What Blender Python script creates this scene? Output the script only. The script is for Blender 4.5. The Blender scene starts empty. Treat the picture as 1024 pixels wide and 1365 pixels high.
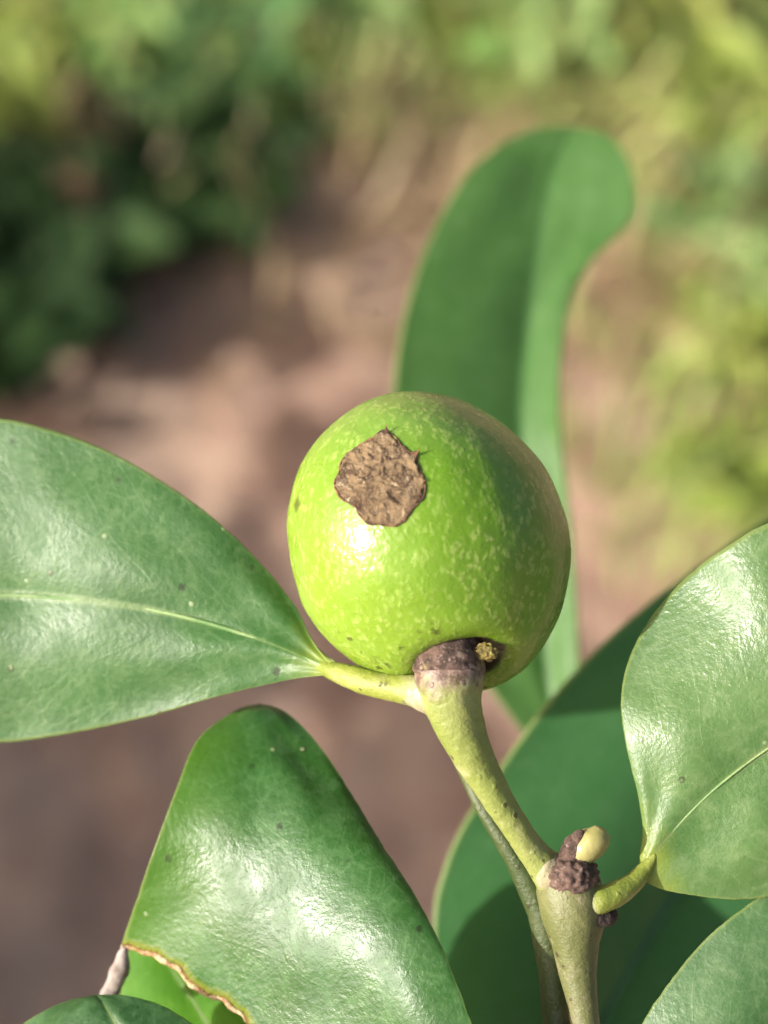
import bpy, math, random
import numpy as np
from mathutils import Vector, Matrix, noise as mnoise

random.seed(7)
rng = np.random.default_rng(7)
scene = bpy.context.scene
col = scene.collection

# ------------------------------------------------------------------ camera
PITCH = math.radians(55.0)
CAM = np.array([0.0, 0.0, 0.80])
RIGHT = np.array([1.0, 0.0, 0.0])
UP = np.array([0.0, math.sin(PITCH), math.cos(PITCH)])
BACK = np.array([0.0, -math.cos(PITCH), math.sin(PITCH)])
D0 = 0.120                       # distance to the fruit
U = 0.046 / 1024                 # one survey unit at that distance, in metres
cam_data = bpy.data.cameras.new('camera')
cam = bpy.data.objects.new('camera', cam_data)
col.objects.link(cam)
cam.matrix_world = Matrix(((RIGHT[0], UP[0], BACK[0], CAM[0]),
                           (RIGHT[1], UP[1], BACK[1], CAM[1]),
                           (RIGHT[2], UP[2], BACK[2], CAM[2]),
                           (0, 0, 0, 1)))
cam_data.sensor_fit = 'VERTICAL'
cam_data.sensor_height = 36.0
cam_data.sensor_width = 27.0
cam_data.lens = 18.0 * D0 / (682.5 * U)
cam_data.clip_start = 0.01
cam_data.clip_end = 300.0
cam_data.dof.use_dof = True
cam_data.dof.focus_distance = D0 - 75 * U
cam_data.dof.aperture_fstop = 26.0
scene.camera = cam

# ------------------------------------------------------------------ sky and sun
SUN_DIR = Vector((-0.848 * RIGHT + 0.02 * UP + 0.53 * BACK).tolist()).normalized()
elev = math.asin(SUN_DIR.z)
azim = math.atan2(SUN_DIR.x, SUN_DIR.y)          # clockwise from +Y
world = bpy.data.worlds.new('World')
scene.world = world
world.use_nodes = True
wn = world.node_tree.nodes
sky = wn.new('ShaderNodeTexSky')
sky.sky_type = 'NISHITA'
sky.sun_disc = False
sky.sun_elevation = elev
sky.sun_rotation = azim
sky.air_density = 0.8
sky.dust_density = 7.0
sky.ozone_density = 0.0
wn['Background'].inputs['Strength'].default_value = 0.125
world.node_tree.links.new(sky.outputs[0], wn['Background'].inputs['Color'])
sun_data = bpy.data.lights.new('sun', 'SUN')
sun_data.energy = 4.4
sun_data.angle = math.radians(0.53)
sun_data.color = (1.0, 0.965, 0.91)
sun = bpy.data.objects.new('sun', sun_data)
col.objects.link(sun)
sun.rotation_euler = SUN_DIR.to_track_quat('Z', 'Y').to_euler()
sun.location = (-2, -1, 2)
vs = scene.view_settings
vs.view_transform = 'Standard'
vs.look = 'None'
vs.exposure = 0.66
vs.gamma = 1.0
vs.use_curve_mapping = False
scene.cycles.use_denoising = True
try:
    scene.cycles.denoiser = 'OPENIMAGEDENOISE'
except Exception:
    pass
scene.cycles.max_bounces = 5
scene.cycles.diffuse_bounces = 3
scene.cycles.glossy_bounces = 2
scene.cycles.transmission_bounces = 3
scene.cycles.caustics_reflective = False
scene.cycles.caustics_refractive = False
scene.cycles.use_adaptive_sampling = False


# ------------------------------------------------------------------ helpers
def P(a, b, dz=0.0):
    """survey point (right, down, behind the fruit centre), in survey units -> world metres"""
    D = D0 + dz * U
    k = U * D / D0
    return CAM + (a - 512.0) * k * RIGHT + (682.5 - b) * k * UP - D * BACK


def G(a, b, h=0.0):
    """point where the sight line of survey point (a, b) meets height h"""
    d = (a - 512.0) * U * RIGHT + (682.5 - b) * U * UP - D0 * BACK
    t = (h - CAM[2]) / d[2]
    return CAM + d * t


def spline(pts, n):
    """Catmull-Rom through pts, n samples, even in chord length"""
    p = np.asarray(pts, float)
    q = np.vstack([2 * p[0] - p[1], p, 2 * p[-1] - p[-2]])
    out = []
    for i in range(len(p) - 1):
        a, b, c, d = q[i:i + 4]
        t0 = 0.0
        t1 = t0 + max(np.linalg.norm(b[:3] - a[:3]), 1e-7) ** 0.5
        t2 = t1 + max(np.linalg.norm(c[:3] - b[:3]), 1e-7) ** 0.5
        t3 = t2 + max(np.linalg.norm(d[:3] - c[:3]), 1e-7) ** 0.5
        for t in np.linspace(t1, t2, 24, endpoint=False):
            a1 = (t1 - t) / (t1 - t0) * a + (t - t0) / (t1 - t0) * b
            a2 = (t2 - t) / (t2 - t1) * b + (t - t1) / (t2 - t1) * c
            a3 = (t3 - t) / (t3 - t2) * c + (t - t2) / (t3 - t2) * d
            b1 = (t2 - t) / (t2 - t0) * a1 + (t - t0) / (t2 - t0) * a2
            b2 = (t3 - t) / (t3 - t1) * a2 + (t - t1) / (t3 - t1) * a3
            out.append((t2 - t) / (t2 - t1) * b1 + (t - t1) / (t2 - t1) * b2)
    out.append(p[-1])
    out = np.array(out)
    s = np.concatenate([[0], np.cumsum(np.linalg.norm(np.diff(out[:, :3], axis=0), axis=1))])
    u = np.linspace(0, s[-1], n)
    return np.stack([np.interp(u, s, out[:, k]) for k in range(out.shape[1])], 1)


ORIGIN = {}


def empty(name, loc):
    o = bpy.data.objects.new(name, None)
    o.empty_display_size = 0.01
    col.objects.link(o)
    o.location = loc
    ORIGIN[o.name] = np.array(loc, float)
    return o


def tag(o, label=None, cat=None, group=None, kind=None):
    if label: o['label'] = label
    if cat: o['category'] = cat
    if group: o['group'] = group
    if kind: o['kind'] = kind
    return o


def mk(name, verts, faces, mat, parent=None, origin=None, uvs=None, smooth=True):
    """one mesh object; verts in world space, local origin at `origin`"""
    verts = np.asarray(verts, float)
    if origin is None:
        origin = verts.mean(0)
    me = bpy.data.meshes.new(name)
    me.from_pydata((verts - origin).tolist(), [], faces)
    if uvs is not None:
        uv = me.uv_layers.new(name='UVMap')
        idx = np.empty(len(me.loops), dtype=np.int32)
        me.loops.foreach_get('vertex_index', idx)
        uv.data.foreach_set('uv', np.asarray(uvs, float)[idx].astype(np.float32).ravel())
    if smooth:
        me.shade_smooth()
    mats = mat if isinstance(mat, (list, tuple)) else [mat]
    for m in mats:
        me.materials.append(m)
    o = bpy.data.objects.new(name, me)
    col.objects.link(o)
    if parent is not None:
        o.parent = parent
        o.location = origin - ORIGIN[parent.name]
    else:
        o.location = origin
    ORIGIN[o.name] = np.array(origin, float)
    return o


def grid_faces(nt, ns, closed=False):
    f = []
    for i in range(nt - 1):
        for j in range(ns if closed else ns - 1):
            j2 = (j + 1) % ns
            f.append((i * ns + j, i * ns + j2, (i + 1) * ns + j2, (i + 1) * ns + j))
    return f


def nz(p, sc, seed=0.0):
    return mnoise.noise(Vector((p[0] * sc + seed, p[1] * sc - seed, p[2] * sc + 2 * seed)))


def tube(name, pts, mat, parent, n=60, ring=20, rough=0.0, rsc=900.0, caps=True, closed_tip=False, world=False):
    """tapered tube; pts = (a, b, dz, radius) in survey units, or world metres when world=True"""
    if world:
        w = np.asarray(pts, float)
    else:
        w = np.array([np.append(P(*q[:3]), q[3] * U) for q in pts])
    c = spline(w, n)
    tan = np.gradient(c[:, :3], axis=0)
    tan /= np.linalg.norm(tan, axis=1)[:, None]
    ref = np.array(BACK)
    V, uv = [], []
    seed = random.random() * 50
    for i in range(n):
        t = tan[i]
        a = np.cross(t, ref); a /= np.linalg.norm(a)
        b = np.cross(a, t)
        for j in range(ring):
            th = 2 * math.pi * j / ring
            d = math.cos(th) * a + math.sin(th) * b
            p = c[i, :3] + d * c[i, 3]
            k = 1 + rough * (nz(p, rsc, seed) + 0.6 * nz(p, rsc * 2.3, seed + 9))
            V.append(c[i, :3] + d * c[i, 3] * k)
            uv.append((j / ring, i / (n - 1)))
    F = grid_faces(n, ring, True)
    if caps:
        for i, sgn in ((0, -1), (n - 1, 1)):
            V.append(c[i, :3] + tan[i] * sgn * c[i, 3] * (0.35 if closed_tip else 0.1)); uv.append((.5, float(i > 0)))
            k = len(V) - 1
            for j in range(ring):
                q = (i * ring + j, i * ring + (j + 1) % ring, k)
                F.append(q if i else q[::-1])
    return mk(name, V, F, mat, parent, c[0, :3], uv)


# ------------------------------------------------------------------ material helpers
class NT:
    def __init__(self, name):
        self.m = bpy.data.materials.new(name)
        self.m.use_nodes = True
        self.t = self.m.node_tree
        self.p = self.t.nodes['Principled BSDF']
        self.out = self.t.nodes['Material Output']
        self.tc = self.t.nodes.new('ShaderNodeTexCoord')

    def n(self, typ, **kw):
        x = self.t.nodes.new(typ)
        for k, v in kw.items():
            setattr(x, k, v)
        return x

    def L(self, a, b):
        self.t.links.new(a, b)

    def set(self, sock, v):
        if isinstance(v, bpy.types.NodeSocket):
            self.L(v, sock)
        else:
            sock.default_value = v

    def math(self, op, a, b=0.0, clamp=False):
        x = self.n('ShaderNodeMath', operation=op, use_clamp=clamp)
        self.set(x.inputs[0], a); self.set(x.inputs[1], b)
        return x.outputs[0]

    def ramp(self, v, lo, hi, a=0.0, b=1.0, smooth=True):
        x = self.n('ShaderNodeMapRange', interpolation_type='SMOOTHSTEP' if smooth else 'LINEAR')
        self.set(x.inputs['Value'], v)
        x.inputs['From Min'].default_value = lo; x.inputs['From Max'].default_value = hi
        x.inputs['To Min'].default_value = a; x.inputs['To Max'].default_value = b
        return x.outputs[0]

    def noise(self, scale, detail=4.0, rough=0.55, vec=None, dist=0.0, out='Fac'):
        x = self.n('ShaderNodeTexNoise')
        x.inputs['Scale'].default_value = scale
        x.inputs['Detail'].default_value = detail
        x.inputs['Roughness'].default_value = rough
        x.inputs['Distortion'].default_value = dist
        self.L(vec if vec is not None else self.tc.outputs['Object'], x.inputs['Vector'])
        return x.outputs[out]

    def voro(self, scale, feature='F1', vec=None, out='Distance', rnd=1.0):
        x = self.n('ShaderNodeTexVoronoi', feature=feature)
        x.inputs['Scale'].default_value = scale
        x.inputs['Randomness'].default_value = rnd
        self.L(vec if vec is not None else self.tc.outputs['Object'], x.inputs['Vector'])
        return x.outputs[out]

    def mix(self, fac, a, b, blend='MIX'):
        x = self.n('ShaderNodeMix', data_type='RGBA', blend_type=blend)
        self.set(x.inputs['Factor'], fac)
        for s, v in ((x.inputs[6], a), (x.inputs[7], b)):
            if isinstance(v, bpy.types.NodeSocket): self.L(v, s)
            else: s.default_value = (*v, 1.0)
        return x.outputs[2]

    def warp(self, scale, amount):
        """object coordinates pushed about by noise (amount in metres)"""
        nv = self.noise(scale, 2.0, out='Color')
        a = self.n('ShaderNodeVectorMath', operation='SUBTRACT'); self.L(nv, a.inputs[0]); a.inputs[1].default_value = (.5, .5, .5)
        b = self.n('ShaderNodeVectorMath', operation='SCALE'); self.L(a.outputs[0], b.inputs[0]); b.inputs['Scale'].default_value = amount
        c = self.n('ShaderNodeVectorMath', operation='ADD'); self.L(self.tc.outputs['Object'], c.inputs[0]); self.L(b.outputs[0], c.inputs[1])
        return c.outputs[0]

    def bump(self, h, dist, strength=1.0, prev=None):
        x = self.n('ShaderNodeBump')
        x.inputs['Strength'].default_value = strength
        x.inputs['Distance'].default_value = dist
        self.L(h, x.inputs['Height'])
        if prev is not None: self.L(prev, x.inputs['Normal'])
        return x.outputs[0]

    def base(self, c): self.set(self.p.inputs['Base Color'], c if isinstance(c, bpy.types.NodeSocket) else (*c, 1.0))

    def rough(self, v): self.set(self.p.inputs['Roughness'], v)

    def normal(self, v): self.L(v, self.p.inputs['Normal'])

    def translucent(self, fac, colour, normal=None):
        tr = self.n('ShaderNodeBsdfTranslucent')
        if isinstance(colour, bpy.types.NodeSocket): self.L(colour, tr.inputs['Color'])
        else: tr.inputs['Color'].default_value = (*colour, 1.0)
        mx = self.n('ShaderNodeMixShader'); self.set(mx.inputs[0], fac)
        self.L(self.p.outputs[0], mx.inputs[1]); self.L(tr.outputs[0], mx.inputs[2])
        self.L(mx.outputs[0], self.out.inputs['Surface'])


def leaf_material(name, dark, mid, pale, back=(0.20, 0.42, 0.06), rough=0.36, speck=1.0, yellow_base=0.0, rib=(0.30, 0.38, 0.14),
                  rib_w=0.035, trans=0.33, relief=1.0, yellow=(0.34, 0.40, 0.05), left_tint=0.0, wear=False):
    k = NT(name)
    sep = k.n('ShaderNodeSeparateXYZ'); k.L(k.tc.outputs['UV'], sep.inputs[0])
    s = k.math('SUBTRACT', k.math('MULTIPLY', sep.outputs[0], 2.0), 1.0)
    a = k.math('ABSOLUTE', s)
    t = sep.outputs[1]
    w = k.warp(500.0, 0.0012)
    blot = k.noise(160.0, 5.0, 0.6)
    fine = k.noise(900.0, 4.0, 0.6)
    c = k.mix(k.ramp(blot, 0.32, 0.68), dark, mid)
    c = k.mix(k.math('MULTIPLY', k.ramp(fine, 0.45, 0.75), 0.45), c, pale)
    # fine net of veins, and faint side veins
    net = k.ramp(k.voro(620.0, 'DISTANCE_TO_EDGE', w), 0.0, 0.09, 1.0, 0.0)
    net2 = k.ramp(k.voro(1700.0, 'DISTANCE_TO_EDGE', w), 0.0, 0.12, 1.0, 0.0)
    c = k.mix(k.math('MULTIPLY', net, k.math('MULTIPLY', k.ramp(blot, 0.35, 0.65), 0.33)), c, pale)
    c = k.mix(k.math('MULTIPLY', net2, 0.13), c, pale)
    wob = k.math('MULTIPLY', k.math('SUBTRACT', k.noise(110.0, 1.0), 0.5), 1.0)
    sv = k.math('FRACT', k.math('ADD', k.math('SUBTRACT', k.math('MULTIPLY', t, 9.0), k.math('MULTIPLY', a, 2.0)), wob))
    svl = k.ramp(k.math('ABSOLUTE', k.math('SUBTRACT', sv, 0.5)), 0.0, 0.035, 1.0, 0.0)
    c = k.mix(k.math('MULTIPLY', svl, k.math('MULTIPLY', k.ramp(blot, 0.4, 0.7), 0.28)), c, pale)
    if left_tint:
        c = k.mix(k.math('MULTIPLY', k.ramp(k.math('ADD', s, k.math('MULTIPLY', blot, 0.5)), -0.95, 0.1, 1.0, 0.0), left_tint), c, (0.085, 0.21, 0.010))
    # yellow towards the stalk end and along the margin
    if yellow_base:
        c = k.mix(k.math('MULTIPLY', k.ramp(k.math('ADD', t, k.math('MULTIPLY', fine, 0.08)), 0.04, 0.04 + yellow_base, 1.0, 0.0), 0.85), c, yellow)
    c = k.mix(k.math('MULTIPLY', k.ramp(a, 0.968, 0.998), 0.55), c, (0.28, 0.34, 0.10))
    ribn = k.math('ADD', a, k.math('MULTIPLY', k.math('SUBTRACT', k.noise(700.0, 3.0), 0.5), 0.02))
    ribm = k.ramp(ribn, rib_w * 0.35, rib_w, 1.0, 0.0)
    c = k.mix(k.math('MULTIPLY', ribm, 0.6), c, rib)
    # dark dots and pale pimples
    vd = k.voro(720.0, 'F1', None)
    cs = k.n('ShaderNodeSeparateColor'); k.L(vd.node.outputs['Color'], cs.inputs[0])
    dot = k.math('MULTIPLY', k.ramp(k.math('ADD', vd, k.math('MULTIPLY', k.noise(2500.0, 2.0), 0.2)), 0.22, 0.32, 1.0, 0.0),
                 k.math('MULTIPLY', k.ramp(cs.outputs[0], 0.60, 0.63), k.ramp(k.noise(260.0, 2.0), 0.50, 0.58)))
    c = k.mix(k.math('MULTIPLY', dot, 0.75 * speck), c, (0.02, 0.022, 0.010))
    pim = k.math('MULTIPLY', k.ramp(vd, 0.06, 0.15, 1.0, 0.0), k.ramp(cs.outputs[1], 0.86, 0.90))
    c = k.mix(k.math('MULTIPLY', pim, 0.6), c, (0.42, 0.52, 0.26))
    if wear:
        at = k.n('ShaderNodeAttribute'); at.attribute_name = 'wear'
        wv = k.math('ADD', at.outputs['Fac'], k.math('MULTIPLY', k.math('SUBTRACT', k.noise(900.0, 4.0, 0.65), 0.5), 0.5))
        c = k.mix(k.ramp(wv, 0.25, 0.6), c, (0.20, 0.24, 0.03))
        c = k.mix(k.ramp(wv, 0.62, 0.85), c, (0.26, 0.13, 0.05))
    k.base(c)
    k.rough(k.ramp(k.noise(420.0, 3.0), 0.3, 0.7, rough - 0.05, rough + 0.12))
    k.p.inputs['IOR'].default_value = 1.5
    h = k.math('ADD', k.math('MULTIPLY', k.noise(2600.0, 3.0, 0.65), 1.1), k.math('MULTIPLY', k.noise(500.0, 2.0), 0.45))
    h = k.math('ADD', h, k.math('MULTIPLY', pim, 0.5))
    h = k.math('ADD', h, k.math('MULTIPLY', svl, 0.10))
    k.normal(k.bump(h, 0.000062 * relief, 0.75))
    k.translucent(trans, back)
    return k.m


def plain_material(name, a, b, scale, rough=0.6, bump=0.0, bscale=None, trans=0.0, detail=4.0, lo=0.35, hi=0.65):
    k = NT(name)
    f = k.noise(scale, detail, 0.6)
    c = k.mix(k.ramp(f, lo, hi), a, b)
    k.base(c)
    k.rough(rough)
    if bump:
        k.normal(k.bump(k.noise(bscale or scale * 3, 5.0, 0.65), bump, 1.0))
    if trans:
        k.translucent(trans, c)
    return k.m


# leaves of the fruiting twig
GREEN = dict(dark=(0.040, 0.120, 0.028), mid=(0.056, 0.156, 0.040), pale=(0.16, 0.27, 0.11))
M_leaf_l = leaf_material('leaf_green', **GREEN, yellow_base=0.12, rib=(0.20, 0.30, 0.11), rib_w=0.04, rough=0.40)
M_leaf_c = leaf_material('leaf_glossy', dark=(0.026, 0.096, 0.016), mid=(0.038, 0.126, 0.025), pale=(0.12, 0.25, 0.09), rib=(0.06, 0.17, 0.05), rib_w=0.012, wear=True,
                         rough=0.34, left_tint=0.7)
M_leaf_r = leaf_material('leaf_pale_green', dark=(0.075, 0.165, 0.045), mid=(0.110, 0.210, 0.065), pale=(0.21, 0.31, 0.13), yellow_base=0.14,
                         rib=(0.24, 0.26, 0.12), rib_w=0.025, rough=0.31, back=(0.26, 0.44, 0.08))
M_leaf_e = leaf_material('leaf_soft_green', dark=(0.050, 0.125, 0.038), mid=(0.070, 0.165, 0.055), pale=(0.18, 0.28, 0.13), rough=0.40)
M_leaf_d = leaf_material('leaf_deep_green', dark=(0.028, 0.09, 0.024), mid=(0.042, 0.12, 0.034), pale=(0.14, 0.27, 0.11), rough=0.42)
M_leaf_u = leaf_material('leaf_lit_green', dark=(0.075, 0.24, 0.012), mid=(0.11, 0.31, 0.018), pale=(0.18, 0.38, 0.04), rough=0.5, speck=0.4,
                         back=(0.24, 0.56, 0.03), trans=0.45)
M_leaf_f = leaf_material('leaf_shade_green', dark=(0.055, 0.190, 0.055), mid=(0.068, 0.215, 0.062), pale=(0.10, 0.25, 0.09), rough=0.5, speck=0.0, rib=(0.10, 0.22, 0.10), rib_w=0.03)
M_leaf_g = leaf_material('leaf_upright_green', dark=(0.062, 0.160, 0.034), mid=(0.072, 0.178, 0.040), pale=(0.12, 0.24, 0.08), rough=0.42, speck=0.0, rib=(0.11, 0.26, 0.10), rib_w=0.03)
M_rim = plain_material('leaf_margin', (0.17, 0.23, 0.06), (0.27, 0.31, 0.11), 900.0, 0.6)


def leaf(name, parent, mid, left, right, mat, nt=110, ns=49, bulge=(0.10, 0.10), jitter=1.2, thick=7.0, rib_h=3.0, wave=0.0, world=False, cut=None, rib=True, label=None, arc=0.0):
    """leaf blade lofted between its two margins and its midrib; left/right margins share the ends of mid"""
    conv = (lambda q: np.asarray(q, float)) if world else (lambda q: P(*q))
    m = spline([conv(q) for q in mid], nt)
    ends = ([conv(mid[0])], [conv(mid[-1])])
    l = spline(ends[0] + [conv(q) for q in left] + ends[1], nt)
    r = spline(ends[0] + [conv(q) for q in right] + ends[1], nt)
    seed = random.random() * 100
    V, uv = [], []
    ss = np.linspace(-1, 1, ns)
    ss = np.sign(ss) * (1 - (1 - np.abs(ss)) ** 1.25)
    tan = np.gradient(m, axis=0)
    for i in range(nt):
        t = i / (nt - 1)
        for s in ss:
            e, bl = (r[i], bulge[1]) if s >= 0 else (l[i], bulge[0])
            a = abs(s)
            p = m[i] * (1 - a) + e * a
            if arc:
                pq = l[i] * (s * s - s) / 2 + m[i] * (1 - s * s) + r[i] * (s * s + s) / 2
                p = p * (1 - arc) + pq * arc
            lat = (r[i] - l[i])
            wdt = np.linalg.norm(e - m[i])
            nrm = np.cross(lat, tan[i])
            ln = np.linalg.norm(nrm)
            if ln > 1e-12:
                nrm /= ln
            if np.dot(nrm, CAM - p) < 0 and not world:
                nrm = -nrm
            p = p + nrm * (bl * wdt * 4 * a * (1 - a) * (0.35 + 0.65 * (1 - a)) * 1.3)
            env = min(1, 6 * t, 6 * (1 - t))
            p = p + nrm * wave * U * env * mnoise.noise(Vector((t * 7 + seed, s * 2.2, seed)))
            if a > 0.9:
                q = e - m[i]
                p = p + q / max(np.linalg.norm(q), 1e-9) * jitter * U * (a - 0.9) * 10 * env * (mnoise.noise(Vector((t * 55 + seed, s * 3, 0))) + 0.5 * mnoise.noise(Vector((t * 150 + seed, s * 3, 4))))
            V.append(p); uv.append(((s + 1) / 2, t))
    F = grid_faces(nt, ns)
    V = np.array(V)
    if cut is not None:
        rel = V - CAM
        dep = -(rel @ BACK)
        px = 512 + (rel @ RIGHT) / dep * D0 / U
        py = 682.5 - (rel @ UP) / dep * D0 / U
        keep = [not cut(px[list(f)].mean(), py[list(f)].mean()) for f in F]
        F = [f for f, kf in zip(F, keep) if kf]
        used = sorted({i for f in F for i in f})
        remap = {o: i for i, o in enumerate(used)}
        F = [tuple(remap[i] for i in f) for f in F]
        V = V[used]; uv = [uv[i] for i in used]
    # wind so that normals look at the camera side
    f0 = F[len(F) // 2]
    n0 = np.cross(V[f0[1]] - V[f0[0]], V[f0[2]] - V[f0[0]])
    if np.dot(n0, CAM - V[f0[0]]) < 0:
        F = [f[::-1] for f in F]
    o = mk(name, V, F, [mat, M_rim], parent, m[0], uv)
    sol = o.modifiers.new('thickness', 'SOLIDIFY')
    sol.thickness = thick * U
    sol.offset = -1.0
    sol.material_offset_rim = 1
    if rib:
        # raised midrib, a slim half-buried ridge that thins towards the tip
        w = []
        for i in range(2, nt - 2, 3):
            t = i / (nt - 1)
            nrm = np.cross(r[i] - l[i], tan[i]); nrm /= max(np.linalg.norm(nrm), 1e-12)
            if np.dot(nrm, CAM - m[i]) < 0: nrm = -nrm
            rad = rib_h * U * (1.15 - 0.85 * t)
            w.append(np.append(m[i] - nrm * rad * 0.35, rad))
        rb = tube('midrib', w, M_rib if mat is not M_leaf_f else M_rib_dark, o, n=70, ring=10, rough=0.12, world=True)
    if label: o['label'] = label
    return o


M_rib = plain_material('midrib_pale', (0.11, 0.22, 0.065), (0.20, 0.30, 0.11), 500.0, 0.45, 0.00004, 2500)
M_rib_dark = plain_material('midrib_green', (0.05, 0.15, 0.05), (0.08, 0.20, 0.07), 500.0, 0.45)


def stem_material(name, g1, g2, pale, dark, spots=1.0, patch=0.35, end=None, end_t=0.1):
    k = NT(name)
    f = k.noise(220.0, 5.0, 0.6)
    c = k.mix(k.ramp(f, 0.3, 0.7), g1, g2)
    c = k.mix(k.math('MULTIPLY', k.ramp(k.noise(420.0, 6.0, 0.7), 0.52, 0.68), patch), c, pale)
    st = k.noise(1500.0, 4.0, 0.7)
    c = k.mix(k.math('MULTIPLY', k.ramp(st, 0.55, 0.8), 0.35), c, dark)
    vd = k.voro(1100.0)
    dots = k.ramp(k.math('ADD', vd, k.math('MULTIPLY', k.noise(3000.0, 2.0), 0.2)), 0.20, 0.33, 1.0, 0.0)
    sel = k.ramp(k.noise(500.0, 3.0), 0.47, 0.56)
    c = k.mix(k.math('MULTIPLY', k.math('MULTIPLY', dots, sel), 0.85 * spots), c, (0.035, 0.020, 0.012))
    if end:
        sp = k.n('ShaderNodeSeparateXYZ'); k.L(k.tc.outputs['UV'], sp.inputs[0])
        te = k.math('ADD', sp.outputs[1], k.math('MULTIPLY', k.math('SUBTRACT', k.noise(800.0, 5.0, 0.7), 0.5), end_t * 1.3))
        ec = k.mix(k.ramp(k.noise(1800.0, 4.0, 0.7), 0.4, 0.62), end[0], end[1])
        c = k.mix(k.ramp(te, end_t * 0.55, end_t * 1.25, 1.0, 0.0), c, ec)
    k.base(c); k.rough(0.48)
    h = k.math('ADD', k.noise(1400.0, 5.0, 0.65), k.math('MULTIPLY', dots, 0.25))
    k.normal(k.bump(h, 0.00016, 0.9))
    return k.m


M_shoot = stem_material('twig_green_bark_tip', (0.18, 0.225, 0.045), (0.25, 0.28, 0.085), (0.42, 0.40, 0.24), (0.10, 0.10, 0.04), 1.0, 0.45, ((0.11, 0.065, 0.05), (0.27, 0.19, 0.15)), 0.13)
M_stem = stem_material('twig_green', (0.21, 0.27, 0.055), (0.29, 0.33, 0.10), (0.48, 0.46, 0.28), (0.12, 0.13, 0.05))
M_stem_low = stem_material('twig_olive', (0.095, 0.11, 0.032), (0.155, 0.16, 0.06), (0.33, 0.27, 0.20), (0.05, 0.042, 0.022), 1.0, 0.7)
M_stem_dark = stem_material('twig_deep_green', (0.038, 0.060, 0.014), (0.062, 0.082, 0.022), (0.13, 0.13, 0.055), (0.04, 0.05, 0.02), 0.6, 0.35)
M_petiole = stem_material('leaf_stalk_yellow', (0.17, 0.22, 0.030), (0.25, 0.28, 0.05), (0.46, 0.43, 0.28), (0.14, 0.14, 0.035), 1.0, 0.35, ((0.29, 0.28, 0.15), (0.42, 0.38, 0.26)), 0.2)
M_callus = plain_material('callus_cream', (0.26, 0.24, 0.13), (0.38, 0.33, 0.22), 900.0, 0.6, 0.00012, 2600)


def bark_material():
    k = NT('bark_purple_brown')
    w = k.warp(1200.0, 0.0006)
    f = k.noise(1300.0, 6.0, 0.7, w)
    c = k.mix(k.ramp(f, 0.36, 0.6), (0.050, 0.030, 0.022), (0.18, 0.11, 0.085))
    c = k.mix(k.math('MULTIPLY', k.ramp(k.noise(1900.0, 5.0, 0.7, w), 0.56, 0.66), 0.75), c, (0.38, 0.28, 0.24))
    c = k.mix(k.ramp(k.noise(700.0, 3.0), 0.60, 0.70), c, (0.26, 0.22, 0.09))
    k.base(c); k.rough(0.75)
    k.normal(k.bump(k.noise(2300.0, 6.0, 0.75, w), 0.00035, 1.0))
    return k.m


M_bark = bark_material()
M_bark_dark = plain_material('bark_dark', (0.012, 0.008, 0.006), (0.05, 0.03, 0.024), 1500.0, 0.8, 0.0003, 2500)

# ------------------------------------------------------------------ the ground
def axis(lo_f, hi_f, step, far):
    c = list(np.arange(lo_f, hi_f + 1e-9, step))
    x, s = hi_f, step
    out_hi, out_lo = [], []
    while x < far:
        s *= 1.5; x += s; out_hi.append(x)
    x, s = lo_f, step
    while x > -far:
        s *= 1.5; x -= s; out_lo.append(x)
    return np.array(out_lo[::-1] + c + out_hi)


def ground_h(x, y):
    if abs(x) > 2.5 or abs(y) > 3.5: return 0.0
    v = Vector((x, y, 0.3))
    return 0.016 * mnoise.noise(v * 5) + 0.009 * mnoise.noise(v * 17) + 0.0045 * mnoise.noise(v * 46) + 0.002 * mnoise.noise(v * 120)


def build_ground():
    xs = axis(-0.55, 0.55, 0.006, 80.0)
    ys = axis(0.12, 1.35, 0.006, 80.0)
    V = [(x, y, ground_h(x, y)) for y in ys for x in xs]
    k = NT('soil')
    big = k.noise(9.0, 4.0, 0.6)
    f = k.noise(38.0, 6.0, 0.65)
    c = k.mix(k.ramp(f, 0.3, 0.7), (0.36, 0.21, 0.15), (0.60, 0.40, 0.29))
    c = k.mix(k.math('MULTIPLY', k.ramp(big, 0.45, 0.65), 0.5), c, (0.68, 0.51, 0.37))
    c = k.mix(k.ramp(k.noise(150.0, 5.0, 0.7), 0.58, 0.72), c, (0.26, 0.155, 0.115))
    k.base(c); k.rough(0.95)
    k.normal(k.bump(k.noise(120.0, 8.0, 0.7), 0.006, 1.0))
    g = mk('ground', V, grid_faces(len(ys), len(xs)), k.m, None, np.zeros(3))
    tag(g, 'bare pinkish brown soil under the plants', 'soil', kind='structure')
    # from_pydata order gives +z normals
    return g


build_ground()

# ------------------------------------------------------------------ the fruit
FC = (573.0, 718.0)
SIL = [(545, 522), (575, 524), (605, 531), (635, 544), (662, 559), (690, 582), (715, 609), (735, 640), (749, 672), (758, 705), (761, 735), (757, 770), (750, 805),
       (737, 838), (720, 868), (697, 892), (670, 908), (642, 917), (610, 916), (575, 911), (545, 907), (515, 903), (488, 893), (462, 876), (438, 855), (418, 832), (404, 808),
       (397, 780), (390, 755), (384, 722), (382, 690), (387, 660), (396, 632), (411, 604), (432, 577), (459, 552), (490, 533), (518, 525)]
_ang = np.array([math.atan2(FC[1] - b, a - FC[0]) for a, b in SIL])
_rad = np.array([math.hypot(FC[1] - b, a - FC[0]) for a, b in SIL])
_o = np.argsort(_ang); _ang, _rad = _ang[_o], _rad[_o]
_tt = np.linspace(-math.pi, math.pi, 721)
_rr = np.interp(_tt, np.concatenate([_ang - 2 * math.pi, _ang, _ang + 2 * math.pi]), np.tile(_rad, 3))
_kern = np.hanning(25); _kern /= _kern.sum()
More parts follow.
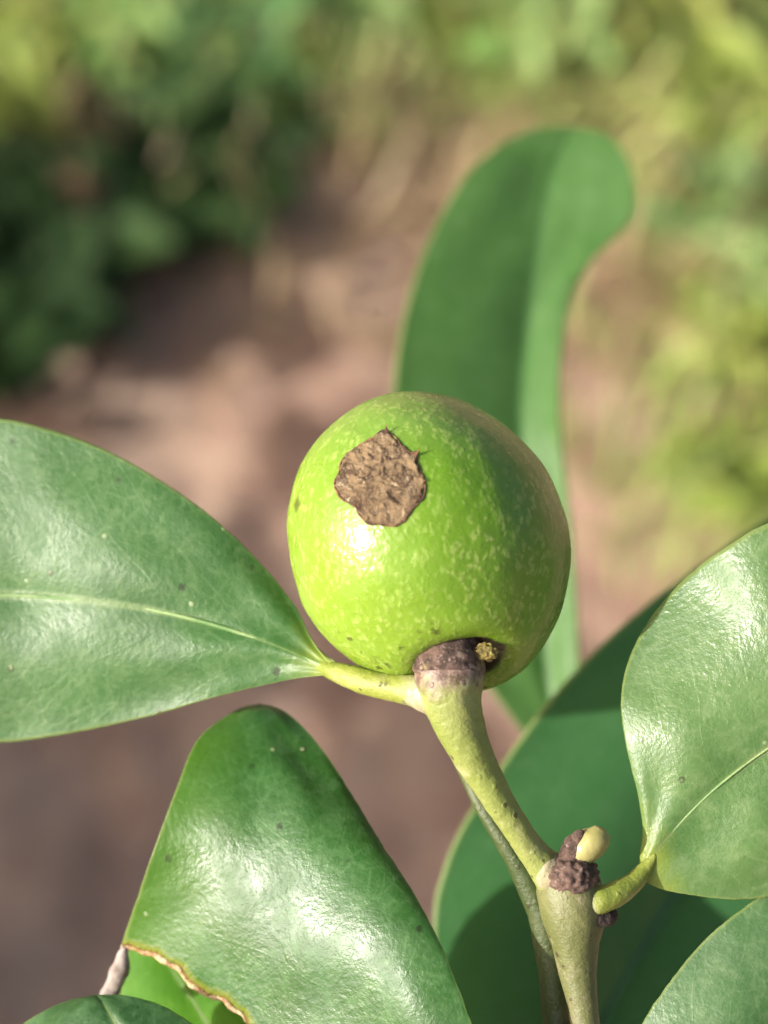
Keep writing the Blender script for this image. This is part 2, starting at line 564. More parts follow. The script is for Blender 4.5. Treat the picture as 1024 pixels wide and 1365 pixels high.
_rr = np.convolve(np.concatenate([_rr[-37:-1], _rr, _rr[1:37]]), _kern, 'same')[36:-36]
RZ = 188.0
PIT = np.array([44.0, -160.0, 88.0])


def fruit_point(d, dimple=True):
    """unit direction (right, up, towards camera) -> fruit surface in survey units about its centre"""
    th = math.atan2(d[1], d[0])
    R = float(np.interp(th, _tt, _rr))
    s2 = d[0] ** 2 + d[1] ** 2
    Rm = 190.0 + (R - 190.0) * s2
    p = np.array([Rm * d[0], Rm * d[1], RZ * d[2]])
    p *= 1 + 0.010 * mnoise.noise(Vector(d) * 2.1 + Vector((3, 1, 2))) + 0.004 * mnoise.noise(Vector(d) * 6.0)
    if dimple:
        dd = np.linalg.norm(p - PIT)
        p = p * (1 - 0.26 * math.exp(-(dd / 44.0) ** 2) + 0.022 * math.exp(-((dd - 80) / 26.0) ** 2))
    return p


def build_fruit():
    import bmesh
    bm = bmesh.new()
    bmesh.ops.create_icosphere(bm, subdivisions=6, radius=1.0)
    for v in bm.verts:
        d = v.co.normalized()
        v.co = Vector((fruit_point(d) * U).tolist())
    me = bpy.data.meshes.new('fruit')
    bm.to_mesh(me); bm.free()
    me.shade_smooth()
    k = NT('fruit_skin')
    sc = k.n('ShaderNodeVectorMath', operation='SCALE'); k.L(k.tc.outputs['Object'], sc.inputs[0]); sc.inputs['Scale'].default_value = 1.0 / (190 * U)
    sp = k.n('ShaderNodeSeparateXYZ'); k.L(sc.outputs[0], sp.inputs[0])
    X, Y, Z = sp.outputs
    blot = k.noise(120.0, 4.0, 0.55)
    green, yel = (0.098, 0.225, 0.012), (0.200, 0.315, 0.028)
    yel_fac = k.math('ADD', k.math('ADD', k.math('MULTIPLY', X, -0.55), k.math('MULTIPLY', Y, -0.42)), k.math('MULTIPLY', k.math('SUBTRACT', blot, 0.5), 0.7))  # yellower and lighter towards the lower left, greener to the right
    c = k.mix(k.ramp(yel_fac, -0.55, 0.75), green, yel)
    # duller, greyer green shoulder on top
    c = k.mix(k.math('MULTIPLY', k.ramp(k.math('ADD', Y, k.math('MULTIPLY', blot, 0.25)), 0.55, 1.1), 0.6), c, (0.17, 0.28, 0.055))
    # rusty blush on the right flank
    bl = k.math('SUBTRACT', k.math('ADD', X, k.math('MULTIPLY', k.math('SUBTRACT', blot, 0.5), 0.5)), k.math('MULTIPLY', k.math('ABSOLUTE', k.math('SUBTRACT', Y, 0.12)), 0.55))
    c = k.mix(k.math('MULTIPLY', k.ramp(bl, 0.66, 1.05), 0.45), c, (0.20, 0.165, 0.035))
    # pale pores, streaked along the fruit
    mp = k.n('ShaderNodeMapping'); k.L(k.tc.outputs['Object'], mp.inputs[0]); mp.inputs['Scale'].default_value = (1.0, 0.55, 0.75)
    mp.inputs['Rotation'].default_value = (0, 0, 0.25)
    pw = k.n('ShaderNodeVectorMath', operation='ADD'); k.L(mp.outputs[0], pw.inputs[0])
    pv = k.n('ShaderNodeVectorMath', operation='SCALE'); k.L(k.noise(1500.0, 2.0, out='Color'), pv.inputs[0]); pv.inputs['Scale'].default_value = 0.0007
    k.L(pv.outputs[0], pw.inputs[1])
    pores = k.ramp(k.math('ADD', k.voro(2500.0, 'F1', pw.outputs[0]), k.math('MULTIPLY', k.noise(1500.0, 3.0, 0.65), 0.8)), 0.5, 0.98, 1.0, 0.0)
    pm = k.math('MULTIPLY', pores, k.ramp(k.noise(330.0, 3.0), 0.33, 0.62, 0.18, 0.66))
    c = k.mix(pm, c, (0.33, 0.43, 0.11))
    # brown fly-specks near the stalk and a few elsewhere
    vd = k.voro(800.0)
    sel = k.ramp(k.noise(300.0, 2.0), 0.54, 0.60)
    low = k.ramp(Y, -0.5, -0.75)
    sp1 = k.math('MULTIPLY', k.ramp(k.math('ADD', vd, k.math('MULTIPLY', k.noise(3500.0, 2.0), 0.25)), 0.22, 0.34, 1.0, 0.0), k.math('MULTIPLY', sel, k.math('ADD', k.math('MULTIPLY', low, 0.85), 0.12)))
    c = k.mix(sp1, c, (0.07, 0.07, 0.015))
    # sooty smudges beside the stalk
    cxyz = k.n('ShaderNodeCombineXYZ'); k.L(X, cxyz.inputs[0]); k.L(Y, cxyz.inputs[1])
    for ca, cb, cr in ((569, 838, 0.11), (506, 886, 0.12), (528, 858, 0.08)):
        dn = k.n('ShaderNodeVectorMath', operation='DISTANCE'); k.L(cxyz.outputs[0], dn.inputs[0])
        dn.inputs[1].default_value = ((ca - FC[0]) / 195, (FC[1] - cb) / 195, 0)
        sm = k.math('MULTIPLY', k.ramp(dn.outputs['Value'], cr * 0.3, cr, 1.0, 0.0), k.ramp(k.noise(1500.0, 4.0, 0.7), 0.52, 0.62))
        c = k.mix(k.math('MULTIPLY', k.math('MULTIPLY', sm, k.ramp(Z, 0.0, 0.1)), 0.85), c, (0.045, 0.055, 0.012))
    # dark slit on the left flank
    sx = k.math('ADD', X, k.math('ADD', 0.945, k.math('MULTIPLY', Y, -0.12)))
    sl = k.math('ADD', k.math('ABSOLUTE', k.math('MULTIPLY', sx, 2.2)), k.math('ABSOLUTE', k.math('SUBTRACT', Y, 0.24)))
    k_sl = k.math('MULTIPLY', k.ramp(k.math('ADD', sl, k.math('MULTIPLY', k.noise(1500.0, 2.0), 0.05)), 0.05, 0.11, 1.0, 0.0), k.ramp(Z, -0.1, 0.1))
    c = k.mix(k.math('MULTIPLY', k_sl, 0.8), c, (0.06, 0.065, 0.01))
    # shadow gap round the stalk, painted dark into the skin colour
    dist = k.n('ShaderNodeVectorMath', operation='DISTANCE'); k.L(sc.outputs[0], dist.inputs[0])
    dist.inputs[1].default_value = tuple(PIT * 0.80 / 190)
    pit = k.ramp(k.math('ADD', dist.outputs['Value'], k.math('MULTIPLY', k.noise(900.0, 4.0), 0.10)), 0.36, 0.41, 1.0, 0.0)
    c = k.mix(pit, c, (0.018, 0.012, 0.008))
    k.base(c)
    k.rough(k.ramp(k.noise(600.0, 4.0), 0.3, 0.7, 0.24, 0.36))
    k.p.inputs['IOR'].default_value = 1.48
    k.p.inputs['Subsurface Weight'].default_value = 0.35
    k.p.inputs['Subsurface Radius'].default_value = (0.0020, 0.0028, 0.0006)
    k.p.inputs['Subsurface Scale'].default_value = 1.0
    h = k.math('ADD', k.math('MULTIPLY', pores, 0.12), k.math('ADD', k.noise(500.0, 4.0), k.math('MULTIPLY', k.noise(2600.0, 2.0), 0.25)))
    k.normal(k.bump(h, 0.00018, 0.7))
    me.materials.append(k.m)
    o = bpy.data.objects.new('fruit', me)
    col.objects.link(o)
    c0 = P(FC[0], FC[1], 0)
    o.matrix_world = Matrix(((RIGHT[0], UP[0], BACK[0], c0[0]), (RIGHT[1], UP[1], BACK[1], c0[1]), (RIGHT[2], UP[2], BACK[2], c0[2]), (0, 0, 0, 1)))
    tag(o, 'round green fruit with a brown scab at the tip of the twig', 'fruit')
    return o


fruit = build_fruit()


def fruit_child(name, V, F, mat, smooth=True):
    me = bpy.data.meshes.new(name)
    me.from_pydata((np.asarray(V) * U).tolist(), [], F)
    if smooth: me.shade_smooth()
    me.materials.append(mat)
    o = bpy.data.objects.new(name, me)
    col.objects.link(o)
    o.parent = fruit
    return o


def fruit_dir_at(a, b):
    """direction whose surface point lies at survey position (a, b), front side"""
    tx, ty = a - FC[0], FC[1] - b
    d = np.array([tx / 190, ty / 190, 0.0])
    for _ in range(12):
        r2 = min(0.98, d[0] ** 2 + d[1] ** 2)
        dd = np.array([d[0], d[1], math.sqrt(1 - r2)])
        p = fruit_point(dd, False)
        kp = D0 / (D0 - p[2] * U)           # nearer points spread outwards
        d[0] += (tx / kp - p[0]) / 190; d[1] += (ty / kp - p[1]) / 190
    r2 = min(0.98, d[0] ** 2 + d[1] ** 2)
    return np.array([d[0], d[1], math.sqrt(1 - r2)])


def build_scab():
    outl = [(511, 571), (522, 580), (533, 592), (545, 604), (551, 601), (552, 613), (558, 628), (563, 640), (563, 652), (561, 664), (553, 668), (546, 677), (538, 690), (528, 698),
            (512, 699), (500, 697), (486, 696), (478, 688), (471, 675), (460, 668), (450, 662), (443, 650), (444, 638), (449, 630), (451, 617), (460, 604), (470, 597), (482, 589), (496, 582), (504, 574)]
    cx, cy = 503.0, 638.0
    an = np.array([math.atan2(b - cy, a - cx) for a, b in outl]); ra = np.array([math.hypot(a - cx, b - cy) for a, b in outl])
    o = np.argsort(an); an, ra = an[o], ra[o]
    NA, NR = 128, 26
    V = []
    for i in range(NR):
        f = i / (NR - 1)
        for j in range(NA):
            th = -math.pi + 2 * math.pi * j / NA
            R = float(np.interp(th, np.concatenate([an - 2 * math.pi, an, an + 2 * math.pi]), np.tile(ra, 3)))
            R *= 1 + 0.035 * mnoise.noise(Vector((math.cos(th) * 6, math.sin(th) * 6, 1))) + 0.05 * mnoise.noise(Vector((math.cos(th) * 17, math.sin(th) * 17, 5)))
            rr = max(f, 0.004) * R
            a, b = cx + rr * math.cos(th), cy + rr * math.sin(th)
            d = fruit_dir_at(a, b)
            p = fruit_point(d, False)
            q = Vector((a * 0.055, b * 0.055, 0))
            crk = 1 - abs(mnoise.noise(q * 1.3 + Vector((9, 2, 0)))) * 2
            h = 1.6 + 3.4 * mnoise.noise(q * 1.8) + 3.4 * mnoise.noise(q * 4.6) - 3.0 * max(0, crk - 0.8) / 0.2 * 0.6
            h += 2.0 * math.exp(-((f - 0.93) / 0.06) ** 2) * (0.7 + 0.8 * mnoise.noise(Vector((math.cos(th) * 5, math.sin(th) * 5, 3))))
            if f > 0.985: h = -1.5
            V.append(p + d * max(h, -1.5 if f > .98 else 0.3))
    F = grid_faces(NR, NA, True)
    F = [f[::-1] for f in F]
    k = NT('scab_crust')
    w = k.warp(900.0, 0.0007)
    f = k.noise(750.0, 6.0, 0.7, w)
    c = k.mix(k.ramp(f, 0.34, 0.64), (0.095, 0.052, 0.026), (0.37, 0.255, 0.135))
    c = k.mix(k.math('MULTIPLY', k.ramp(k.noise(1700.0, 5.0, 0.7, w), 0.55, 0.68), 0.9), c, (0.58, 0.46, 0.31))
    dk = k.ramp(k.math('ABSOLUTE', k.math('SUBTRACT', k.noise(600.0, 3.0, 0.5, w), 0.5)), 0.0, 0.03, 1.0, 0.0)
    c = k.mix(k.math('MULTIPLY', dk, 0.75), c, (0.05, 0.022, 0.012))
    k.base(c); k.rough(0.7)
    k.normal(k.bump(k.noise(1300.0, 7.0, 0.78, w), 0.0006, 1.0))
    scab = fruit_child('scab', V, F, k.m)
    tag(scab, 'rough brown corky scab on the upper left of the fruit')
    # torn dark lip and small barbs round the crust
    M_lip = plain_material('scab_lip', (0.06, 0.022, 0.012), (0.24, 0.11, 0.05), 1500.0, 0.7, 0.0002, 2500)
    ring = []
    for j in range(96):
        th = -math.pi + 2 * math.pi * j / 96
        R = float(np.interp(th, np.concatenate([an - 2 * math.pi, an, an + 2 * math.pi]), np.tile(ra, 3))) * (0.985 + 0.03 * mnoise.noise(Vector((math.cos(th) * 9, math.sin(th) * 9, 8))))
        d = fruit_dir_at(cx + R * math.cos(th), cy + R * math.sin(th))
        ring.append((fruit_point(d, False) + d * 1.2, d, th))
    V, F = [], []
    for j, (p, d, th) in enumerate(ring):
        t = ring[(j + 1) % 96][0] - ring[j - 1][0]; t /= np.linalg.norm(t)
        b = np.cross(t, d)
        rad = 1.3 * (1 + 0.8 * mnoise.noise(Vector((math.cos(th) * 11, math.sin(th) * 11, 2))))
        for q in range(6):
            a2 = 2 * math.pi * q / 6
            V.append(p + rad * (math.cos(a2) * b + math.sin(a2) * d))
    F = grid_faces(96, 6, True) + [(95 * 6 + q, 95 * 6 + (q + 1) % 6, (q + 1) % 6, q) for q in range(6)]
    lip = fruit_child('scab_lip', V, F, M_lip)
    lip.parent = scab
    for (a, b, ux, uy, ln) in ((548, 607, 0.6, -0.8, 15), (514, 576, -0.2, -1, 12), (556, 640, 1, -0.2, 9)):
        d = fruit_dir_at(a, b); p = fruit_point(d, False)
        dirv = np.array([ux, -uy, 0.5]); dirv /= np.linalg.norm(dirv)
        s = np.cross(dirv, d); s /= np.linalg.norm(s)
        V = [p + s * 3.2, p - s * 3.2, p + d * 3.4, p + dirv * ln + d * 2]
        barb = fruit_child('torn_fibre', V, [(0, 1, 2), (0, 2, 3), (2, 1, 3), (1, 0, 3)], M_lip, False)
        barb.parent = scab


build_scab()


def lump(name, parent, centre, radii, mat, amp=0.25, seed=0.0, sub=4, sc=2.2, world_axes=None):
    """knobbly ellipsoid, world space; centre in survey coordinates, radii in survey units along right/up/back"""
    import bmesh
    bm = bmesh.new()
    bmesh.ops.create_icosphere(bm, subdivisions=sub, radius=1.0)
    c0 = P(*centre)
    V = []
    for v in bm.verts:
        d = v.co.normalized()
        k = 1 + amp * mnoise.noise(d * sc + Vector((seed, 0, 0))) + amp * 0.5 * mnoise.noise(d * sc * 2.7 + Vector((0, seed, 0)))
        V.append(c0 + k * U * (d.x * radii[0] * RIGHT + d.y * radii[1] * UP + d.z * radii[2] * BACK))
    F = [tuple(x.index for x in f.verts) for f in bm.faces]
    bm.free()
    return mk(name, V, F, mat, parent, c0)


# shrivelled remnant of the flower in the stalk pit
M_rem = plain_material('remnant_yellow', (0.10, 0.07, 0.015), (0.36, 0.29, 0.07), 1800.0, 0.6, 0.0003, 3000)
rem_w = lump('flower_remnant', None, (648, 869, -116), (15, 11, 9), M_rem, 0.35, 4.0, 4, 3.5)
mw = rem_w.matrix_basis.copy()
rem_w.parent = fruit
rem_w.matrix_parent_inverse = fruit.matrix_basis.inverted()

# ------------------------------------------------------------------ the fruiting twig
BASE1 = np.array([0.045, 0.045, ground_h(0.045, 0.045)])
twig = empty('fruiting_twig', BASE1)
tag(twig, 'speckled yellow green twig that bears the round fruit and glossy leaves', 'twig')

low = P(782, 1560, -55)
stem_low_pts = [np.append(P(a, b, d), r * U) for a, b, d, r in ((744, 1140, -46, 24), (752, 1160, -46, 40), (760, 1188, -46, 44), (765, 1215, -46, 45), (767, 1236, -47, 38), (768, 1262, -48, 30), (771, 1300, -50, 24),
                (777, 1340, -52, 20), (781, 1370, -52, 19), (786, 1450, -54, 21))] + [np.append(low, 26 * U), np.append(low * 0.6 + BASE1 * 0.4 + np.array([0.0, 0.006, 0]), 36 * U), np.append(BASE1 + np.array([0, 0, -0.004]), 48 * U)]
stem = tube('stem', stem_low_pts, M_stem_low, twig, n=400, ring=28, rough=0.06, rsc=700, world=True)
tube('shoot', [(599, 876, -88, 42), (599, 892, -94, 44.5), (600, 915, -98, 44), (604, 940, -100, 38), (618, 980, -97, 30), (638, 1020, -90, 25), (662, 1062, -82, 20.5), (686, 1100, -72, 18.5), (706, 1130, -62, 19), (728, 1156, -52, 24), (748, 1180, -46, 30)],
     M_shoot, twig, n=160, ring=32, rough=0.05, rsc=800)
tube('bark_collar', [(601, 858, -80, 37), (600, 866, -86, 42), (599, 876, -90, 45), (599, 888, -94, 46.5), (599, 898, -96, 45)], M_bark, twig, n=40, ring=48, rough=0.09, rsc=1500)
lump('bark_node', twig, (762, 1166, -58), (35, 29, 40), M_bark, 0.13, 2.0, 5, 4.5)
lump('callus', twig, (731, 1162, -56), (20, 26, 24), M_callus, 0.08, 7.0)
tube('bark_ring', [(778, 1212, -74, 8), (794, 1220, -70, 12), (808, 1222, -64, 13), (818, 1218, -54, 9)], M_bark_dark, twig, n=24, ring=12, rough=0.2)
# bud and its brown scale beside the node
bud = tube('bud', [(762, 1154, -62, 13), (772, 1140, -64, 18), (784, 1128, -66, 21), (796, 1117, -67, 19), (803, 1107, -66, 12)], plain_material('bud_cream', (0.26, 0.25, 0.08), (0.38, 0.34, 0.14), 300.0, 0.38, 0.00006, 1500), twig, n=40, ring=24, closed_tip=True, rough=0.05)
tube('bud_scale', [(758, 1150, -62, 18), (763, 1136, -66, 16), (768, 1122, -70, 12), (773, 1112, -74, 7), (776, 1107, -75, 3)], M_bark, bud, n=30, ring=18, rough=0.22, rsc=1500)

# left leaf
la = leaf('leaf', twig,
          [(462, 900, -34), (424, 885, -2), (380, 866, 20), (330, 847, 34), (260, 826, 50), (180, 809, 74), (90, 798, 102), (0, 793, 130), (-130, 795, 165), (-260, 812, 140), (-370, 840, 185)],
          [(446, 889, -22), (428, 870, 4), (412, 845, 26), (396, 812, 44), (352, 756, 56), (292, 697, 66), (222, 645, 84), (142, 600, 108), (62, 571, 132), (0, 558, 150), (-110, 560, 175), (-240, 620, 140), (-330, 730, 175)],
          [(446, 900, -20), (422, 901, -2), (398, 904, 12), (372, 909, 26), (285, 930, 50), (182, 959, 90), (84, 979, 125), (0, 990, 152), (-120, 985, 170), (-240, 950, 190), (-330, 890, 195)],
          M_leaf_l, bulge=(0.07, 0.06), wave=9.0, rib_h=3.2, label='broad left leaf with a silvery sheen on its upper half')
tube('leaf_stalk', [(592, 930, -98, 27), (572, 926, -90, 25), (552, 921, -80, 21), (520, 916, -64, 18), (490, 910, -50, 17), (466, 902, -32, 16), (446, 895, -12, 13), (425, 886, 8, 9), (400, 875, 24, 5)], M_petiole, la, n=60, ring=20, rough=0.06)
# right leaf
lb = leaf('leaf', twig,
          [(852, 1166, -42), (872, 1138, -48), (900, 1105, -54), (942, 1062, -64), (985, 1026, -76), (1030, 994, -86), (1110, 945, -98), (1200, 895, -100), (1300, 830, -80)],
          [(853, 1140, -38), (857, 1110, -40), (851, 1062, -40), (834, 990, -33), (828, 932, -22), (838, 880, -8), (870, 820, -4), (920, 765, -20), (970, 728, -50), (1026, 696, -64), (1110, 680, -70), (1210, 720, -70)],
          [(864, 1177, -42), (885, 1186, -42), (925, 1193, -46), (980, 1199, -52), (1026, 1196, -58), (1110, 1170, -64), (1200, 1090, -68), (1270, 970, -70)],
          M_leaf_r, arc=0.85, bulge=(0.06, 0.03), wave=7.0, rib_h=2.0, label='pale green right leaf with a bright gloss along its edge')
tube('leaf_stalk', [(770, 1212, -60, 13), (786, 1207, -66, 17), (800, 1201, -68, 18), (822, 1191, -62, 17), (842, 1178, -54, 14), (860, 1158, -46, 10), (874, 1138, -46, 4)], M_petiole, lb, n=50, ring=20, rough=0.05)

# chewed leaf, lower left
BITE = [(160, 1262), (176, 1262), (190, 1268), (206, 1270), (222, 1281), (240, 1290), (247, 1303), (262, 1316), (276, 1326), (300, 1331), (308, 1341), (322, 1352), (330, 1366), (345, 1390), (345, 1800), (60, 1800), (60, 1262)]


def in_poly(x, y, poly=BITE):
    x += 3 * mnoise.noise(Vector((x * 0.11, y * 0.11, 0))); y += 4 * mnoise.noise(Vector((x * 0.13, y * 0.13, 7)))
    c = False
    for i in range(len(poly)):
        (x1, y1), (x2, y2) = poly[i - 1], poly[i]
        if (y1 > y) != (y2 > y) and x < (x2 - x1) * (y - y1) / (y2 - y1) + x1:
            c = not c
    return c


lc = leaf('leaf', twig,
          [(560, 1720, -60), (525, 1600, -74), (490, 1480, -66), (450, 1360, -56), (415, 1250, -36), (388, 1140, -4), (368, 1050, 48), (355, 985, 104), (349, 950, 138), (346, 938, 162)],
          [(420, 1700, 110), (250, 1600, 150), (160, 1480, 170), (140, 1370, 150), (160, 1262, 114), (182, 1195, 80), (207, 1125, 62), (236, 1050, 80), (264, 985, 124), (300, 955, 152), (325, 942, 160)],
          [(660, 1680, -90), (680, 1580, -120), (660, 1470, -150), (628, 1370, -142), (608, 1310, -124), (588, 1255, -98), (556, 1195, -60), (512, 1130, -14), (470, 1060, 42), (428, 997, 90), (388, 954, 138), (366, 942, 156)],
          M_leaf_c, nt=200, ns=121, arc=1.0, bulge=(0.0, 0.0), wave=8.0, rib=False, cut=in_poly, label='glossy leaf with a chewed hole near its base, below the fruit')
M_char = plain_material('chewed_margin', (0.62, 0.48, 0.28), (0.26, 0.11, 0.035), 900.0, 0.7, 0.0002, 2500)
bp = [(163, 1262), (178, 1264), (192, 1270), (207, 1273), (223, 1283), (240, 1292), (248, 1305), (263, 1318), (277, 1327), (300, 1333), (309, 1343), (323, 1353), (332, 1368), (340, 1390)]


def c_depth(a, b):
    """depth of the chewed leaf's surface under a survey point"""
    me = lc.data
    best, bd = 0, 1e9
    for x, y, d in CSURF:
        q = (x - a) ** 2 + (y - b) ** 2
        if q < bd: bd, best = q, d
    return best


_cw = np.array([v.co[:] for v in lc.data.vertices]) + ORIGIN[lc.name] - CAM
_dep = -(_cw @ BACK)
CSURF = list(zip(512 + (_cw @ RIGHT) / _dep * D0 / U, 682.5 - (_cw @ UP) / _dep * D0 / U, (_dep - D0) / U))
wl_ = lc.data.attributes.new('wear', 'FLOAT', 'POINT')
_bx = np.array(bp, float)
_bx = np.vstack([np.linspace(_bx[q], _bx[q + 1], 8) for q in range(len(_bx) - 1)])
_cs = np.array(CSURF)[:, :2]
_bd = np.sqrt(((_cs[:, None, :] - _bx[None, :, :]) ** 2).sum(2)).min(1)
wl_.data.foreach_set('value', np.exp(-_bd / 11.0).astype(np.float32))
tube('chewed_margin', [(a, b, c_depth(a, b) + 2, 2.6 + 2.6 * random.random()) for a, b in bp], M_char, lc, n=160, ring=10, rough=0.55, rsc=1300)
# grey shred of dead tissue by the bite
sh = [(166, 1262, 112), (163, 1282, 120), (156, 1304, 130), (146, 1324, 138), (132, 1338, 146)]
tube('dead_shred', [(a, b, d, r) for (a, b, d), r in zip(sh, (5, 10, 12, 12, 7))], plain_material('dead_tissue', (0.16, 0.13, 0.11), (0.38, 0.33, 0.30), 700.0, 0.7, 0.0002, 2000), lc, n=40, ring=14, rough=0.35, rsc=1100)
# bright leaf seen through the bite
leaf('leaf', twig, [(470, 1760, 150), (400, 1600, 190), (330, 1450, 215), (265, 1345, 220), (215, 1270, 218), (190, 1225, 212)],
     [(330, 1740, 220), (190, 1600, 250), (150, 1460, 250), (158, 1350, 240), (170, 1275, 228)],
     [(560, 1700, 120), (520, 1560, 150), (430, 1400, 175), (330, 1290, 190), (250, 1235, 200)],
     M_leaf_u, nt=80, ns=31, bulge=(0.05, 0.05), label='bright yellow green leaf showing through the chewed hole')
# tip of a leaf at the bottom left
leaf('leaf', twig, [(330, 1640, -60), (270, 1560, -52), (215, 1470, -40), (168, 1385, -20), (140, 1340, 6), (128, 1326, 24)],
     [(180, 1640, 0), (60, 1560, 30), (-10, 1450, 46), (10, 1385, 44), (50, 1352, 38), (92, 1333, 32)],
     [(430, 1610, -30), (420, 1520, -30), (340, 1425, -24), (262, 1368, -12), (215, 1340, 0), (168, 1327, 14)],
     M_leaf_d, nt=80, ns=41, bulge=(0.12, 0.12), wave=5.0, rib=False, label='rounded leaf tip at the bottom left corner')
# leaf at the bottom right
leaf('leaf', twig, [(820, 1720, -60), (870, 1610, -70), (930, 1510, -76), (1000, 1420, -78), (1090, 1320, -70), (1200, 1210, -40)],
     [(800, 1600, -52), (815, 1470, -46), (856, 1365, -44), (892, 1310, -44), (950, 1243, -44), (1026, 1188, -42), (1110, 1160, -38)],
     [(930, 1700, -50), (1060, 1630, -40), (1160, 1520, -34), (1220, 1400, -30), (1235, 1290, -32)],
     M_leaf_e, bulge=(0.14, 0.10), wave=6.0, label='large soft green leaf rising from the bottom right corner')
# stalks that carry the lower leaves, joined to the stem below the picture
for q in ([(560, 1722, 0, 12), (620, 1800, -10, 15), (700, 1850, -30, 17), (784, 1880, -50, 18)],
          [(470, 1762, 150, 12), (560, 1850, 100, 14), (680, 1930, 10, 16), (790, 1960, -50, 17)],
          [(330, 1642, -60, 12), (440, 1790, -60, 15), (620, 1930, -60, 17), (790, 2020, -52, 18)],
          [(820, 1722, -60, 12), (812, 1790, -60, 15), (786, 1850, -55, 17)]):
    tube('leaf_stalk', q, M_petiole, twig, n=40, ring=14, rough=0.05)

# ------------------------------------------------------------------ the shoot behind
BASE2 = np.array([0.03, 0.10, ground_h(0.03, 0.10)])
rear = empty('rear_shoot', BASE2)
tag(rear, 'deep green shoot behind the twig with an upright curled leaf', 'shoot')
r_low = P(760, 1600, 30)
rs = [(604, 1005, 0, 5), (620, 1036, -14, 8), (645, 1078, -20, 11), (674, 1122, -22, 14), (702, 1166, -20, 17), (721, 1210, -16, 19), (731, 1250, -14, 20), (738, 1300, -12, 20), (744, 1365, -10, 20), (752, 1480, 6, 22)]
tube('stem', [np.append(P(*q[:3]), q[3] * U) for q in rs] + [np.append(r_low, 26 * U), np.append(r_low * 0.6 + BASE2 * 0.4, 34 * U), np.append(BASE2 + np.array([0, 0, -0.004]), 46 * U)],
     M_stem_dark, rear, n=200, ring=22, rough=0.06, world=True)
# broad leaf behind the right leaf
lf = leaf('leaf', rear,
     [(735, 1640, 590), (760, 1500, 605), (800, 1370, 625), (865, 1245, 655), (950, 1120, 690), (1060, 980, 735), (1180, 840, 785), (1290, 720, 830)],
     [(640, 1560, 560), (602, 1440, 550), (582, 1320, 545), (580, 1205, 548), (612, 1110, 562), (660, 1035, 582), (720, 950, 606), (780, 880, 630), (850, 815, 656), (930, 755, 686), (1030, 690, 722), (1160, 660, 770)],
     [(840, 1610, 620), (960, 1540, 665), (1080, 1440, 710), (1180, 1300, 750), (1270, 1120, 790), (1310, 920, 820)],
     M_leaf_f, bulge=(0.10, 0.08), wave=10.0, rib_h=6.0, label='broad dark green leaf, softly blurred, behind the twig node')
# upright leaf with its tip curled over to the right
lg = leaf('leaf', rear,
     [(748, 1010, 1120), (733, 930, 1150), (717, 800, 1200), (704, 680, 1250), (697, 570, 1300), (703, 470, 1350), (714, 370, 1400), (726, 285, 1440), (742, 215, 1466), (764, 170, 1478)],
     [(720, 1000, 1122), (670, 940, 1138), (610, 850, 1160), (555, 720, 1186), (524, 600, 1225), (526, 500, 1275), (544, 400, 1330), (578, 305, 1385), (628, 225, 1428), (680, 185, 1460), (725, 170, 1472)],
     [(764, 1000, 1098), (770, 930, 1100), (768, 830, 1136), (762, 730, 1176), (752, 640, 1220), (744, 560, 1244), (746, 480, 1294), (757, 410, 1344), (776, 365, 1362), (806, 328, 1372), (838, 296, 1384), (846, 255, 1400), (836, 212, 1425), (808, 180, 1458)],
     M_leaf_g, nt=140, ns=41, bulge=(0.03, 0.0), wave=8.0, thick=8, rib=False, label='tall upright leaf with its tip curled over, behind the fruit')
tube('leaf_stalk', [(748, 1012, 1120, 16), (752, 1120, 1000, 18), (756, 1300, 700, 20), (758, 1440, 300, 20), (758, 1540, 40, 20)], M_stem_dark, rear, n=60, ring=14)
tube('leaf_stalk', [(735, 1642, 590, 16), (740, 1720, 420, 17), (752, 1760, 220, 18), (760, 1780, 60, 18)], M_stem_dark, rear, n=40, ring=14)


# ------------------------------------------------------------------ plants and litter on the ground behind
def small_leaf_mesh(name, mat, n=8, width=0.30, fold=0.10, droop=0.12, pointed=1.0):
    """leaf of length 1 along +Y, its face to +Z"""
    V, uv, F = [], [], []
    for i in range(n + 1):
        t = i / n
        w = width * (math.sin(math.pi * t ** 0.8)) ** pointed + 0.008
        z = -droop * (t * t) + 0.04 * math.sin(t * 6)
        for j, s in enumerate((-1, -0.5, 0, 0.5, 1)):
            V.append((s * w, t, z + abs(s) * fold * w / width))
            uv.append(((s + 1) / 2, t))
    F = grid_faces(n + 1, 5)
    F = [f[::-1] for f in F] if False else F
    me = bpy.data.meshes.new(name)
    me.from_pydata(V, [], F)
    uvl = me.uv_layers.new(name='UVMap')
    for lp in me.loops:
        uvl.data[lp.index].uv = uv[lp.vertex_index]
    me.shade_smooth()
    me.materials.append(mat)
    return me


def bg_leaf_mat(name, a, b, trans=0.3, rough=0.5, var=0.35):
    k = NT(name)
    oi = k.n('ShaderNodeObjectInfo')
    f = k.noise(3.0, 4.0, 0.6)
    c = k.mix(k.ramp(k.math('ADD', k.math('MULTIPLY', oi.outputs['Random'], 0.8), k.math('MULTIPLY', f, 0.3)), 0.1, 1.0), a, b)
    k.base(c); k.rough(rough)
    k.p.inputs['Specular IOR Level'].default_value = 0.25
    k.translucent(trans, c)
    return k.m


